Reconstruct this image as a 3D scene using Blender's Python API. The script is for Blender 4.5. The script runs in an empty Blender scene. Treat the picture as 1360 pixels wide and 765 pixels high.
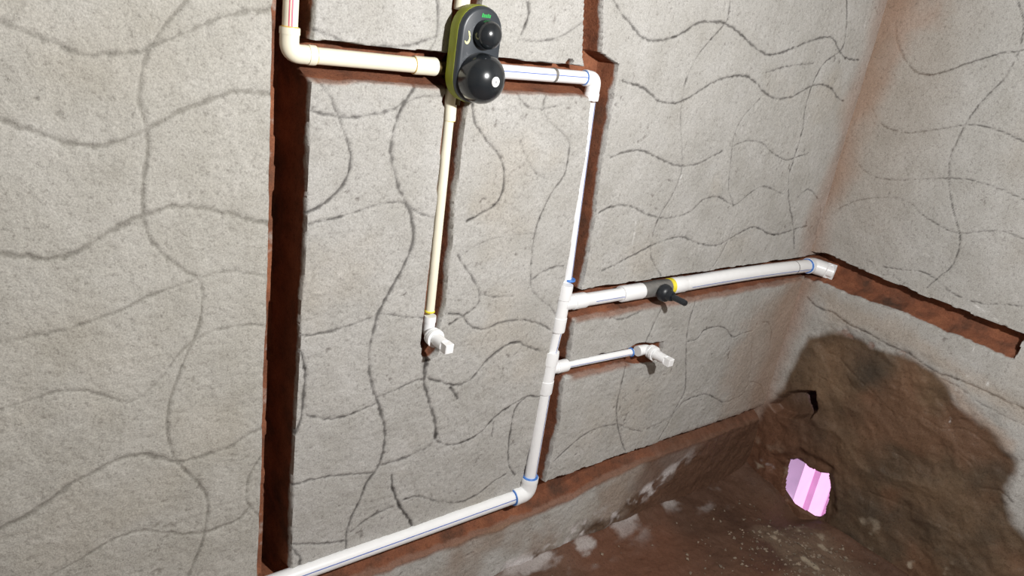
import bpy, math, random
import numpy as np
from mathutils import Vector, Matrix

# ------------------------------------------------------------------ camera
FPX, CX, CY = 1003.0, 680.0, 382.5
D = 0.90            # camera to back wall plane
H = 1.112           # camera height above floor
XR = 1.703          # right wall plane
_v1 = np.array([1973 - CX, 205 - CY, FPX]); _v3 = np.array([260 - CX, 3000 - CY, FPX])
U = _v1 / np.linalg.norm(_v1)
DN = _v3 - U * (_v3 @ U); DN /= np.linalg.norm(DN)
N = np.cross(DN, U)
if N[2] < 0: N = -N

scene = bpy.context.scene
C = scene.collection
cam_d = bpy.data.cameras.new('camera'); cam = bpy.data.objects.new('camera', cam_d); C.objects.link(cam)
cam_d.sensor_fit = 'HORIZONTAL'; cam_d.sensor_width = 36.0; cam_d.lens = FPX / 1360.0 * 36.0
cam_d.clip_start = 0.01
cam.matrix_world = Matrix(((U[0], -U[1], -U[2], 0), (N[0], -N[1], -N[2], 0), (-DN[0], DN[1], DN[2], H), (0, 0, 0, 1)))
scene.camera = cam

# ------------------------------------------------------------------ world, lights, exposure
world = bpy.data.worlds.new('world'); scene.world = world; world.use_nodes = True
bg = world.node_tree.nodes['Background']
bg.inputs['Color'].default_value = (0.80, 0.90, 1.0, 1); bg.inputs['Strength'].default_value = 1.1

lamp_d = bpy.data.lights.new('work_lamp', 'POINT'); lamp_d.energy = 65; lamp_d.shadow_soft_size = 0.022
lamp_d.color = (1.0, 0.99, 0.97)
lamp = bpy.data.objects.new('work_lamp', lamp_d); lamp.location = (0.64, -0.07, H + 0.15); C.objects.link(lamp)

sun_d = bpy.data.lights.new('sun', 'SUN'); sun_d.energy = 3.9; sun_d.angle = 0.01
sun = bpy.data.objects.new('sun', sun_d); sun.location = (2.4, -2.0, 4.0); C.objects.link(sun)
sun.rotation_euler = Vector((0.0, 0.74, -0.62)).to_track_quat('-Z', 'Y').to_euler()

vs = scene.view_settings
vs.view_transform = 'Standard'; vs.look = 'None'; vs.gamma = 1.0; vs.use_curve_mapping = False
vs.exposure = 0.0

# ------------------------------------------------------------------ pixel to place
def W(px, py, p=0.0):
    """photo pixel -> (x, z) on the plane p metres in front of the back wall"""
    r = np.array([px - CX, py - CY, FPX]); t = (D - p) / (r @ N)
    return t * (r @ U), -t * (r @ DN) + H
def P(px, py, p=0.0):
    x, z = W(px, py, p); return Vector((x, D - p, z))
def Rw(px, py):
    r = np.array([px - CX, py - CY, FPX]); t = XR / (r @ U)
    return t * (r @ N), -t * (r @ DN) + H
def Fl(px, py, z=0.0):
    r = np.array([px - CX, py - CY, FPX]); t = (H - z) / (r @ DN)
    return t * (r @ U), t * (r @ N)

# ------------------------------------------------------------------ noise
def vnoise(x, y, s, seed):
    rng = np.random.RandomState(seed); T = rng.rand(256, 256)
    a = x / s + 37.3; b = y / s + 91.7
    i = np.floor(a).astype(int); j = np.floor(b).astype(int)
    fa = a - i; fb = b - j
    fa = fa * fa * (3 - 2 * fa); fb = fb * fb * (3 - 2 * fb)
    i0 = i % 256; i1 = (i + 1) % 256; j0 = j % 256; j1 = (j + 1) % 256
    return (T[i0, j0] * (1 - fa) + T[i1, j0] * fa) * (1 - fb) + (T[i0, j1] * (1 - fa) + T[i1, j1] * fa) * fb
def fbm(x, y, s, seed, octv=4, gain=0.5):
    t = 0; amp = 1; tot = 0
    for k in range(octv):
        t = t + amp * (vnoise(x, y, s, seed + k * 17) - 0.5); tot += amp; amp *= gain; s *= 0.5
    return t / tot * 2          # about -1..1
def sstep(a, b, x):
    t = np.clip((x - a) / (b - a), 0, 1); return t * t * (3 - 2 * t)

# ------------------------------------------------------------------ materials
def newmat(name):
    m = bpy.data.materials.new(name); m.use_nodes = True
    return m, m.node_tree.nodes, m.node_tree.links, m.node_tree.nodes['Principled BSDF']
def simple(name, col, rough=0.5, metal=0.0, noise=0.06, scale=60, spec=0.5, bump=0.0, coat=0.0):
    m, n, l, b = newmat(name)
    tc = n.new('ShaderNodeTexCoord'); t = n.new('ShaderNodeTexNoise')
    t.inputs['Scale'].default_value = scale; t.inputs['Detail'].default_value = 4
    l.new(tc.outputs['Object'], t.inputs['Vector'])
    r = n.new('ShaderNodeValToRGB')
    c = np.array(col)
    r.color_ramp.elements[0].position = 0.3; r.color_ramp.elements[1].position = 0.7
    r.color_ramp.elements[0].color = (*(c * (1 - noise)), 1); r.color_ramp.elements[1].color = (*np.minimum(c * (1 + noise), 1), 1)
    l.new(t.outputs['Fac'], r.inputs['Fac']); l.new(r.outputs['Color'], b.inputs['Base Color'])
    b.inputs['Roughness'].default_value = rough; b.inputs['Metallic'].default_value = metal
    b.inputs['Specular IOR Level'].default_value = spec
    b.inputs['Coat Weight'].default_value = coat
    if bump:
        bp = n.new('ShaderNodeBump'); bp.inputs['Strength'].default_value = bump; bp.inputs['Distance'].default_value = 0.001
        l.new(t.outputs['Fac'], bp.inputs['Height']); l.new(bp.outputs['Normal'], b.inputs['Normal'])
    return m

def wall_material(name, axis, brick=True):
    """colour from the surface attribute; deeper than the render coat the brick shows"""
    m, n, l, b = newmat(name)
    at = n.new('ShaderNodeAttribute'); at.attribute_name = 'Col'
    wt = n.new('ShaderNodeAttribute'); wt.attribute_name = 'wet'
    tc = n.new('ShaderNodeTexCoord')
    def noise(scale, detail=5, rough=0.6):
        t = n.new('ShaderNodeTexNoise'); t.inputs['Scale'].default_value = scale
        t.inputs['Detail'].default_value = detail; t.inputs['Roughness'].default_value = rough
        l.new(tc.outputs['Object'], t.inputs['Vector']); return t
    def ramp(src, p0, c0, p1, c1):
        r = n.new('ShaderNodeValToRGB'); r.color_ramp.elements[0].position = p0; r.color_ramp.elements[1].position = p1
        r.color_ramp.elements[0].color = c0; r.color_ramp.elements[1].color = c1
        l.new(src, r.inputs['Fac']); return r
    def mix(mode, fac, a, bb):
        x = n.new('ShaderNodeMix'); x.data_type = 'RGBA'; x.blend_type = mode
        if isinstance(fac, float): x.inputs['Factor'].default_value = fac
        else: l.new(fac, x.inputs['Factor'])
        l.new(a, x.inputs['A']); l.new(bb, x.inputs['B']); return x.outputs['Result']
    col = at.outputs['Color']
    if brick:
        sep = n.new('ShaderNodeSeparateXYZ'); l.new(tc.outputs['Object'], sep.inputs[0])
        nb = noise(38, 4); nb2 = noise(16, 5)
        ad = n.new('ShaderNodeMath'); ad.operation = 'MULTIPLY_ADD'; ad.inputs[1].default_value = 0.016
        l.new(nb.outputs['Fac'], ad.inputs[0]); l.new(sep.outputs[axis], ad.inputs[2])
        mr = n.new('ShaderNodeMapRange'); mr.inputs['From Min'].default_value = 0.0140; mr.inputs['From Max'].default_value = 0.0190
        l.new(ad.outputs[0], mr.inputs['Value'])
        bc = ramp(nb2.outputs['Fac'], 0.28, (0.085, 0.045, 0.030, 1), 0.72, (0.31, 0.122, 0.062, 1))
        el = bc.color_ramp.elements.new(0.5); el.color = (0.215, 0.082, 0.044, 1)
        dry = n.new('ShaderNodeMath'); dry.operation = 'SUBTRACT'; dry.inputs[0].default_value = 1.0; dry.use_clamp = True
        l.new(wt.outputs['Fac'], dry.inputs[1])
        mm = n.new('ShaderNodeMath'); mm.operation = 'MULTIPLY'; l.new(mr.outputs[0], mm.inputs[0]); l.new(dry.outputs[0], mm.inputs[1])
        col = mix('MIX', mm.outputs[0], col, bc.outputs['Color'])
    # sand grain and pits
    g1 = noise(420, 3, 0.7); g2 = noise(150, 4, 0.65); g3 = noise(14, 5, 0.6)
    r1 = ramp(g1.outputs['Fac'], 0.30, (0.72, 0.715, 0.71, 1), 0.70, (1.22, 1.22, 1.22, 1))
    r2 = ramp(g2.outputs['Fac'], 0.33, (0.55, 0.54, 0.53, 1), 0.46, (1, 1, 1, 1))
    r3 = ramp(g3.outputs['Fac'], 0.30, (0.88, 0.87, 0.85, 1), 0.70, (1.08, 1.08, 1.09, 1))
    col = mix('MULTIPLY', 0.85, col, r1.outputs['Color'])
    col = mix('MULTIPLY', 0.55, col, r2.outputs['Color'])
    col = mix('MULTIPLY', 1.0, col, r3.outputs['Color'])
    l.new(col, b.inputs['Base Color'])
    rr = n.new('ShaderNodeMapRange'); rr.inputs['To Min'].default_value = 0.93; rr.inputs['To Max'].default_value = 0.42
    l.new(wt.outputs['Fac'], rr.inputs['Value']); l.new(rr.outputs[0], b.inputs['Roughness'])
    b.inputs['Specular IOR Level'].default_value = 0.3
    hs = n.new('ShaderNodeMath'); hs.operation = 'MULTIPLY_ADD'; hs.inputs[1].default_value = 0.5
    l.new(g1.outputs['Fac'], hs.inputs[0]); l.new(g2.outputs['Fac'], hs.inputs[2])
    bp = n.new('ShaderNodeBump'); bp.inputs['Strength'].default_value = 0.55; bp.inputs['Distance'].default_value = 0.0022
    l.new(hs.outputs[0], bp.inputs['Height']); l.new(bp.outputs['Normal'], b.inputs['Normal'])
    return m

M_back = wall_material('rendered_wall_back', 'Y')
M_right = wall_material('rendered_wall_right', 'X')
M_floor = wall_material('muddy_floor', 'Z', brick=False)
M_plain = simple('plain_render', (0.20, 0.17, 0.145), 0.9, noise=0.15, scale=30, bump=0.4)
M_lining = simple('broken_brick', (0.24, 0.12, 0.09), 0.9, noise=0.3, scale=40, bump=0.6)
M_pink = simple('pink_paint', (0.88, 0.48, 0.74), 0.8, noise=0.05, scale=25, bump=0.2)
M_white = simple('white_upvc', (0.90, 0.91, 0.92), 0.32, noise=0.02)
M_cream = simple('cream_cpvc', (0.92, 0.87, 0.70), 0.34, noise=0.02)
M_blue = simple('blue_solvent', (0.07, 0.22, 0.62), 0.4, noise=0.2)
M_blueline = simple('blue_print', (0.10, 0.17, 0.52), 0.4)
M_redline = simple('red_print', (0.80, 0.16, 0.25), 0.4)
M_yellow = simple('yellow_tape', (0.85, 0.72, 0.05), 0.45, noise=0.15)
M_amber = simple('amber_solvent', (0.72, 0.50, 0.12), 0.4, noise=0.2)
M_lime = simple('lime_rubber', (0.26, 0.30, 0.010), 0.6, noise=0.08)
M_char = simple('charcoal_plastic', (0.030, 0.036, 0.044), 0.38, noise=0.1)
M_cap = simple('glossy_black_cap', (0.014, 0.017, 0.020), 0.22, noise=0.1, coat=0.3)
M_black = simple('black_plastic', (0.014, 0.017, 0.022), 0.4, noise=0.1)
M_steel = simple('grey_metal', (0.24, 0.235, 0.225), 0.30, metal=0.35, noise=0.15, scale=120)
M_brass = simple('dark_brass', (0.10, 0.07, 0.03), 0.4, metal=0.8, noise=0.2)
M_green = simple('green_print', (0.02, 0.36, 0.07), 0.5)
M_mark = simple('pale_yellow_print', (0.78, 0.76, 0.38), 0.5)
M_sticker = simple('white_sticker', (0.85, 0.85, 0.85), 0.5, noise=0.02)
M_greyink = simple('grey_print', (0.35, 0.35, 0.36), 0.5)
M_tape = simple('grey_mortar', (0.16, 0.15, 0.14), 0.85, noise=0.3, bump=0.5)
M_gravel = simple('gravel', (0.20, 0.155, 0.115), 0.85, noise=0.45, scale=35, bump=0.6)

# ------------------------------------------------------------------ relief walls
def catmull(pts, step=0.0012):
    p = np.array(pts, float)
    if len(p) == 2: p = np.array([p[0], (p[0] + p[1]) / 2, p[1]])
    q = np.vstack([2 * p[0] - p[1], p, 2 * p[-1] - p[-2]])
    out = []
    for i in range(1, len(q) - 2):
        p0, p1, p2, p3 = q[i - 1:i + 3]
        nseg = max(2, int(np.linalg.norm(p2 - p1) / step))
        t = np.linspace(0, 1, nseg, endpoint=False)[:, None]
        out.append(0.5 * (2 * p1 + (p2 - p0) * t + (2 * p0 - 5 * p1 + 4 * p2 - p3) * t ** 2 + (3 * p1 - p0 - 3 * p2 + p3) * t ** 3))
    out.append(p[-1:]); return np.vstack(out)

def scratch(field, a0, b0, h, pts, width, strength, seed):
    """stamp a scribed line into field (0..1); pts in surface coordinates"""
    rng = np.random.RandomState(seed); c = catmull(pts); m = len(c)
    k = np.interp(np.arange(m), np.arange(0, m + 12, 6), rng.rand(len(np.arange(0, m + 12, 6))))
    k2 = np.interp(np.arange(m), np.arange(0, m + 80, 40), rng.rand(len(np.arange(0, m + 80, 40))))
    jit = (np.interp(np.arange(m), np.arange(0, m + 8, 4), rng.rand(len(np.arange(0, m + 8, 4)))) - .5) * width * 0.7
    for q in range(m):
        w = width * (0.6 + 0.75 * k[q]); s = strength * (0.45 + 0.35 * k[q] + 0.35 * k2[q])
        x = c[q, 0] + jit[q] * 0.5; y = c[q, 1] + jit[q]
        r = int(w * 2.2 / h) + 2
        i = int((x - a0) / h); j = int((y - b0) / h)
        i0, i1, j0, j1 = max(0, i - r), min(field.shape[0], i + r + 1), max(0, j - r), min(field.shape[1], j + r + 1)
        if i0 >= i1 or j0 >= j1: continue
        gx = (a0 + np.arange(i0, i1) * h)[:, None] - x; gy = (b0 + np.arange(j0, j1) * h)[None, :] - y
        v = s * np.exp(-(gx * gx + gy * gy) / (w * w) * 2.1)
        field[i0:i1, j0:j1] = np.maximum(field[i0:i1, j0:j1], v)

def poly_mask(A, B, poly, soft, warp=0.0, seed=1, ws=0.04):
    """soft polygon mask in surface coordinates"""
    if warp:
        A2 = A + warp * fbm(A, B, ws, seed); B2 = B + warp * fbm(A, B, ws, seed + 50)
    else: A2, B2 = A, B
    p = np.array(poly, float); lo = p.min(0) - soft - warp; hi = p.max(0) + soft + warp
    out = np.zeros_like(A); sel = (A > lo[0]) & (A < hi[0]) & (B > lo[1]) & (B < hi[1])
    x = A2[sel]; y = B2[sel]; dmin = np.full(x.shape, 1e9); ins = np.zeros(x.shape, bool)
    for k in range(len(p)):
        a = p[k]; b = p[(k + 1) % len(p)]; e = b - a
        t = np.clip(((x - a[0]) * e[0] + (y - a[1]) * e[1]) / (e @ e + 1e-12), 0, 1)
        dmin = np.minimum(dmin, np.hypot(x - a[0] - t * e[0], y - a[1] - t * e[1]))
        cr = ((a[1] > y) != (b[1] > y)) & (x < (b[0] - a[0]) * (y - a[1]) / (b[1] - a[1] + 1e-12) + a[0])
        ins ^= cr
    sd = np.where(ins, dmin, -dmin)
    out[sel] = sstep(-soft, soft, sd); return out

def blend(col, mask, rgb):
    for k in range(3): col[..., k] += (rgb[k] - col[..., k]) * mask

def grid_mesh(name, A, B, Hh, col, wet, mapf, mat, origin, keep=None, flip=False):
    """one relief surface: mapf(A,B,Hh) -> x,y,z relative to origin"""
    x, y, z = mapf(A, B, Hh); nx, ny = A.shape
    v = np.stack([x, y, z], -1).reshape(-1, 3).astype(np.float32)
    idx = np.arange(nx * ny).reshape(nx, ny)
    q = np.stack([idx[:-1, :-1], idx[1:, :-1], idx[1:, 1:], idx[:-1, 1:]], -1)
    if flip: q = q[..., ::-1]
    q = q.reshape(-1, 4)
    if keep is not None: q = q[keep.reshape(-1)]
    me = bpy.data.meshes.new(name)
    me.vertices.add(len(v)); me.vertices.foreach_set('co', v.ravel())
    me.loops.add(q.size); me.loops.foreach_set('vertex_index', q.ravel().astype(np.int32))
    me.polygons.add(len(q)); me.polygons.foreach_set('loop_start', np.arange(0, q.size, 4, dtype=np.int32))
    me.update(calc_edges=True)
    ca = me.color_attributes.new('Col', 'FLOAT_COLOR', 'POINT')
    rgba = np.ones((nx * ny, 4), np.float32); rgba[:, :3] = np.clip(col.reshape(-1, 3), 0, 1)
    ca.data.foreach_set('color', rgba.ravel())
    wa = me.attributes.new('wet', 'FLOAT', 'POINT'); wa.data.foreach_set('value', wet.reshape(-1).astype(np.float32))
    me.polygons.foreach_set('use_smooth', np.ones(len(q), bool))
    me.set_sharp_from_angle(angle=math.radians(58))
    me.materials.append(mat)
    o = bpy.data.objects.new(name, me); C.objects.link(o); o.location = origin; o['kind'] = 'structure'
    return o

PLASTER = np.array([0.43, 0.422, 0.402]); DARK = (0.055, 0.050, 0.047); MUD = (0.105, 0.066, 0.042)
REDMUD = (0.175, 0.070, 0.040); WHITE = (0.66, 0.63, 0.63); TAN = (0.36, 0.22, 0.155)

def axis_coords(lo, d0, d1, hi, h):
    dense = np.arange(d0, d1 + h / 2, h)
    left = np.linspace(lo, d0, 14)[:-1] if lo < d0 else np.array([])
    right = np.linspace(d1, hi, 14)[1:] if hi > d1 else np.array([])
    return np.concatenate([left, dense, right]), len(left)

# ---------------- scribed lines (photo pixels): (width m, strength, points)
BACK_LINES = [
 (.0036, .85, [(-25,20),(3,29),(35,43),(74,59),(100,69),(126,73),(159,71),(188,68),(203,60),(229,51),(259,38),(282,28),(312,19),(338,15),(365,12)]),
 (.0026, .95, [(262,-25),(248,0),(229,22),(212,44),(201,62),(191,85),(186,112),(185,135),(190,159),(196,182),(195,209),(190,244),(190,279),(194,303),(203,324),(224,344),(244,359),(262,371),(269,388),(266,425),(258,450),(245,478),(237,500),(225,535),(222,569),(227,597),(239,618),(260,638),(275,663),(275,690),(267,725),(251,765),(245,785)]),
 (.0036, .9, [(-25,148),(0,159),(35,172),(71,184),(100,192),(132,193),(159,187),(182,178),(200,169),(229,153),(259,141),(282,132),(300,125),(323,121),(347,125),(367,127)]),
 (.0038, 1., [(-30,333),(0,337),(32,341),(74,344),(94,338),(118,326),(141,312),(165,297),(188,287),(218,278),(241,274),(271,278),(306,285),(335,294),(363,299)]),
 (.0026, .75, [(-25,457),(0,455),(40,448),(90,438),(132,423),(165,410),(200,393),(232,381),(262,371),(288,363),(306,360),(329,363),(353,368)]),
 (.0024, .75, [(-25,556),(0,545),(28,535),(59,525),(87,519),(114,520),(139,526),(166,534),(184,529),(201,516),(216,500),(225,488),(240,468),(265,448),(300,436),(340,432),(358,436)]),
 (.0038, .9, [(-20,712),(7,699),(31,687),(62,668),(90,645),(114,632),(139,619),(159,610),(187,605),(215,609),(235,613),(256,610),(284,602),(308,592),(326,580),(350,568)]),
 (.0026, .75, [(45,785),(76,761),(111,741),(145,720),(173,708),(194,705),(222,708),(249,710),(274,708),(298,699),(319,689),(329,677)]),
 (.0024, .9, [(346,607),(332,632),(327,659),(332,673),(346,687)]),
 (.0034, .8, [(553,112),(538,136),(529,155),(522,180),(520,210),(530,250),(545,285),(548,320),(535,355),(521,380),(504,412),(495,443),(490,469),(491,495),(495,515),(502,535),(508,558),(511,581),(504,616),(489,639),(478,663),(466,689),(460,710),(461,731),(469,737)]),
 (.0022, .8, [(400,446),(432,442),(460,433),(492,422)]), (.002, .75, [(506,416),(530,420),(561,422)]),
 (.0024, .75, [(407,551),(432,557),(455,554),(478,545),(498,537)]), (.002, .7, [(501,528),(524,518),(550,506),(561,504)]),
 (.0042, 1., [(568,474),(563,495),(565,515),(570,535),(577,558),(579,580)]),
 (.0026, .85, [(568,502),(581,506),(604,511),(624,504),(639,486),(653,472),(673,458),(688,455),(700,460),(718,466)]),
 (.0024, .8, [(578,581),(583,587),(598,591),(621,584),(639,573),(656,555),(679,538),(699,527),(716,527)]),
 (.0022, .8, [(699,527),(685,541),(678,570),(675,600),(676,618),(684,632)]), (.003, .9, [(598,515),(604,524),(607,530)]),
 (.0024, .75, [(389,644),(425,635),(457,631),(495,628)]), (.003, .6, [(501,619),(540,607),(572,591)]),
 (.003, 1., [(520,631),(522,651),(531,672),(542,689),(550,707)]),
 (.0026, .85, [(534,664),(554,659),(584,666),(610,667),(634,657),(657,639),(672,630)]),
 (.0026, .7, [(466,706),(492,686),(522,672)]), (.0022, .85, [(385,723),(428,722),(457,719)]),
 (.0034, .9, [(387,728),(398,742),(395,765)]), (.003, .9, [(399,466),(406,495),(404,524),(400,558),(391,578)]),
 (.0018, .7, [(655,560),(653,580)]),
 (.0026, .85, [(423,108),(440,132),(459,180),(466,212),(456,245),(432,270),(408,283)]),
 (.0022, .7, [(410,297),(450,288),(500,272),(530,268),(545,274)]),
 (.002, .75, [(540,270),(554,282),(575,289)]), (.0022, .7, [(545,280),(549,300)]),
 (.0026, .6, [(414,147),(438,153),(461,156),(492,153),(520,146),(539,136),(558,129),(588,128)]),
 (.0032, .65, [(419,38),(442,49),(466,58),(492,62),(520,63),(543,60),(567,53),(581,47)]),
 (.0026, .65, [(579,-10),(582,24),(579,52),(569,70)]),
 (.0028, .85, [(694,-12),(703,12),(700,27),(692,46)]), (.0024, .7, [(692,52),(711,55),(729,53),(748,47),(775,29)]),
 (.0024, .85, [(627,139),(632,165),(646,186),(662,205),(669,226),(668,252),(658,271),(641,282),(620,294)]),
 (.0024, .6, [(686,125),(698,139),(716,145),(738,141)]),
 (.0024, .65, [(726,122),(721,141),(726,158),(740,171),(754,186),(755,205),(749,233),(733,256),(719,285),(712,305),(707,335),(705,378),(716,396),(731,408),(738,418)]),
 (.0028, .5, [(691,188),(700,212),(714,231),(728,238)]),
 (.0026, .8, [(608,340),(625,366),(636,387),(634,405),(616,419),(596,431)]),
 (.002, .8, [(596,416),(613,419),(625,433),(643,437),(666,428),(693,425),(716,430),(731,438)]),
 (.002, .6, [(637,390),(658,394),(681,393)]), (.0024, .6, [(705,372),(728,358),(749,353)]),
 (.002, .4, [(612,340),(640,322),(680,312),(715,310)]),
 (.0026, .8, [(808,-15),(822,12),(838,32),(853,49),(871,54),(891,51),(909,43),(926,31),(947,29),(963,31),(982,44),(1000,60),(1018,72),(1035,71),(1056,63),(1079,54),(1100,49),(1110,54),(1115,68),(1124,77),(1141,80)]),
 (.0022, .65, [(972,-12),(968,21),(960,35),(941,56),(924,79),(913,103),(907,129),(904,162),(906,220),(895,255),(880,280),(871,300),(865,331),(867,347),(878,366)]),
 (.0026, .8, [(826,107),(856,118),(876,134),(897,137),(918,128),(941,113),(965,103),(988,101),(1003,109),(1018,125),(1032,131),(1053,128),(1074,116),(1091,112),(1106,119),(1112,129),(1121,134)]),
 (.0024, .75, [(1125,-15),(1125,29),(1122,56),(1115,69),(1097,82),(1085,100),(1076,121),(1069,147),(1065,176),(1056,206),(1048,235),(1048,265),(1054,300),(1055,330)]),
 (.0022, .6, [(1018,96),(1047,88),(1081,84)]),
 (.0022, .75, [(812,209),(835,201),(856,201),(874,210),(900,220),(924,218),(947,207),(959,201)]),
 (.002, .6, [(1009,131),(991,150),(976,176),(971,206),(968,250),(975,275)]),
 (.002, .7, [(975,193),(994,187),(1012,190),(1026,203),(1044,212),(1062,207),(1074,203)]),
 (.0022, .7, [(796,283),(813,275),(836,274),(860,285),(885,290),(915,282),(935,265),(955,262),(975,272),(995,258),(1015,248),(1040,258)]),
 (.0024, .75, [(800,360),(820,351),(841,340),(867,326),(888,318),(907,315),(921,321),(935,325),(954,325),(971,316),(985,309),(999,302),(1010,304),(1022,311),(1036,311),(1055,305),(1072,300)]),
 (.002, .6, [(975,300),(966,321),(956,340),(945,356)]), (.0022, .65, [(1060,262),(1075,252),(1090,275),(1083,312)]),
 (.0024, .65, [(924,399),(916,427),(912,450),(911,474),(910,516),(899,540),(887,564),(875,584)]),
 (.002, .75, [(914,453),(926,450),(935,439),(952,434),(963,436),(973,447),(985,443),(999,439)]),
 (.002, .6, [(1013,428),(1021,429),(1025,441),(1023,453)]),
 (.0024, .7, [(833,480),(823,520),(819,548),(823,576),(831,601)]), (.0022, .65, [(736,611),(780,575),(815,564),(831,568),(853,574)]),
 (.0022, .5, [(860,570),(888,556),(907,534)]), (.0024, .8, [(907,534),(922,527),(939,524),(959,534)]),
 (.0022, .55, [(961,534),(983,526),(997,508),(1011,512),(1015,524)]), (.0022, .5, [(999,455),(998,484),(993,512)]),
 (.0024, .6, [(811,422),(828,424),(852,413)]), (.0026, .55, [(878,411),(866,437),(858,455)]),
]
RIGHT_LINES = [
 (.0022, .8, [(1190,26),(1191,53),(1200,76),(1215,94),(1235,99),(1259,94),(1282,85),(1312,76),(1332,70),(1353,68),(1380,60)]),
 (.0022, .75, [(1345,-15),(1351,0),(1359,26),(1357,53),(1350,76),(1332,106),(1312,126),(1294,147),(1282,166),(1271,188),(1263,206),(1260,225),(1262,260),(1272,300),(1275,312),(1273,333),(1264,354),(1249,366),(1231,382)]),
 (.0022, .75, [(1157,135),(1162,153),(1176,168),(1200,176),(1229,174),(1256,170),(1282,166),(1309,168),(1332,175),(1360,188),(1380,196)]),
 (.002, .6, [(1127,200),(1150,228),(1185,239),(1235,237),(1285,238),(1330,252),(1375,272)]),
 (.002, .6, [(1112,278),(1140,266),(1180,262),(1210,270),(1225,285),(1249,300),(1264,307),(1280,310),(1304,307),(1332,307),(1346,312),(1380,325)]),
 (.002, .75, [(1172,354),(1200,358),(1224,361),(1240,369),(1254,380),(1268,391),(1287,399),(1311,404),(1334,404),(1375,409)]),
 (.002, .5, [(1151,345),(1162,352),(1169,364),(1186,365),(1195,373)]),
 (.0032, .9, [(1072,395),(1086,408),(1106,415),(1124,429),(1150,441),(1173,455),(1207,471),(1239,492),(1273,504),(1305,518),(1331,530),(1380,552)]),
 (.002, .7, [(1122,500),(1128,512),(1136,520)]), (.002, .7, [(1175,545),(1185,552),(1192,560)]), (.0024, .9, [(1098,470),(1112,478),(1124,492),(1134,500),(1146,512)]), (.0022, .9, [(1150,515),(1165,530),(1182,548),(1200,556)]), (.0026, .8, [(1085,500),(1105,512),(1120,524)]), (.0022, .8, [(1225,555),(1250,570),(1280,572),(1310,590)]), (.0022, .8, [(1270,600),(1290,618),(1300,640)]), (.0024, .85, [(1300,650),(1330,655),(1345,668)]), (.002, .7, [(1180,600),(1200,612),(1215,630)]), (.003, .9, [(1097,652),(1099,675),(1094,715)]),
 (.0026, .6, [(1150,655),(1190,672),(1240,695),(1275,712)]), (.002, .5, [(1240,500),(1270,512),(1310,540),(1375,572)]),
]

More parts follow.
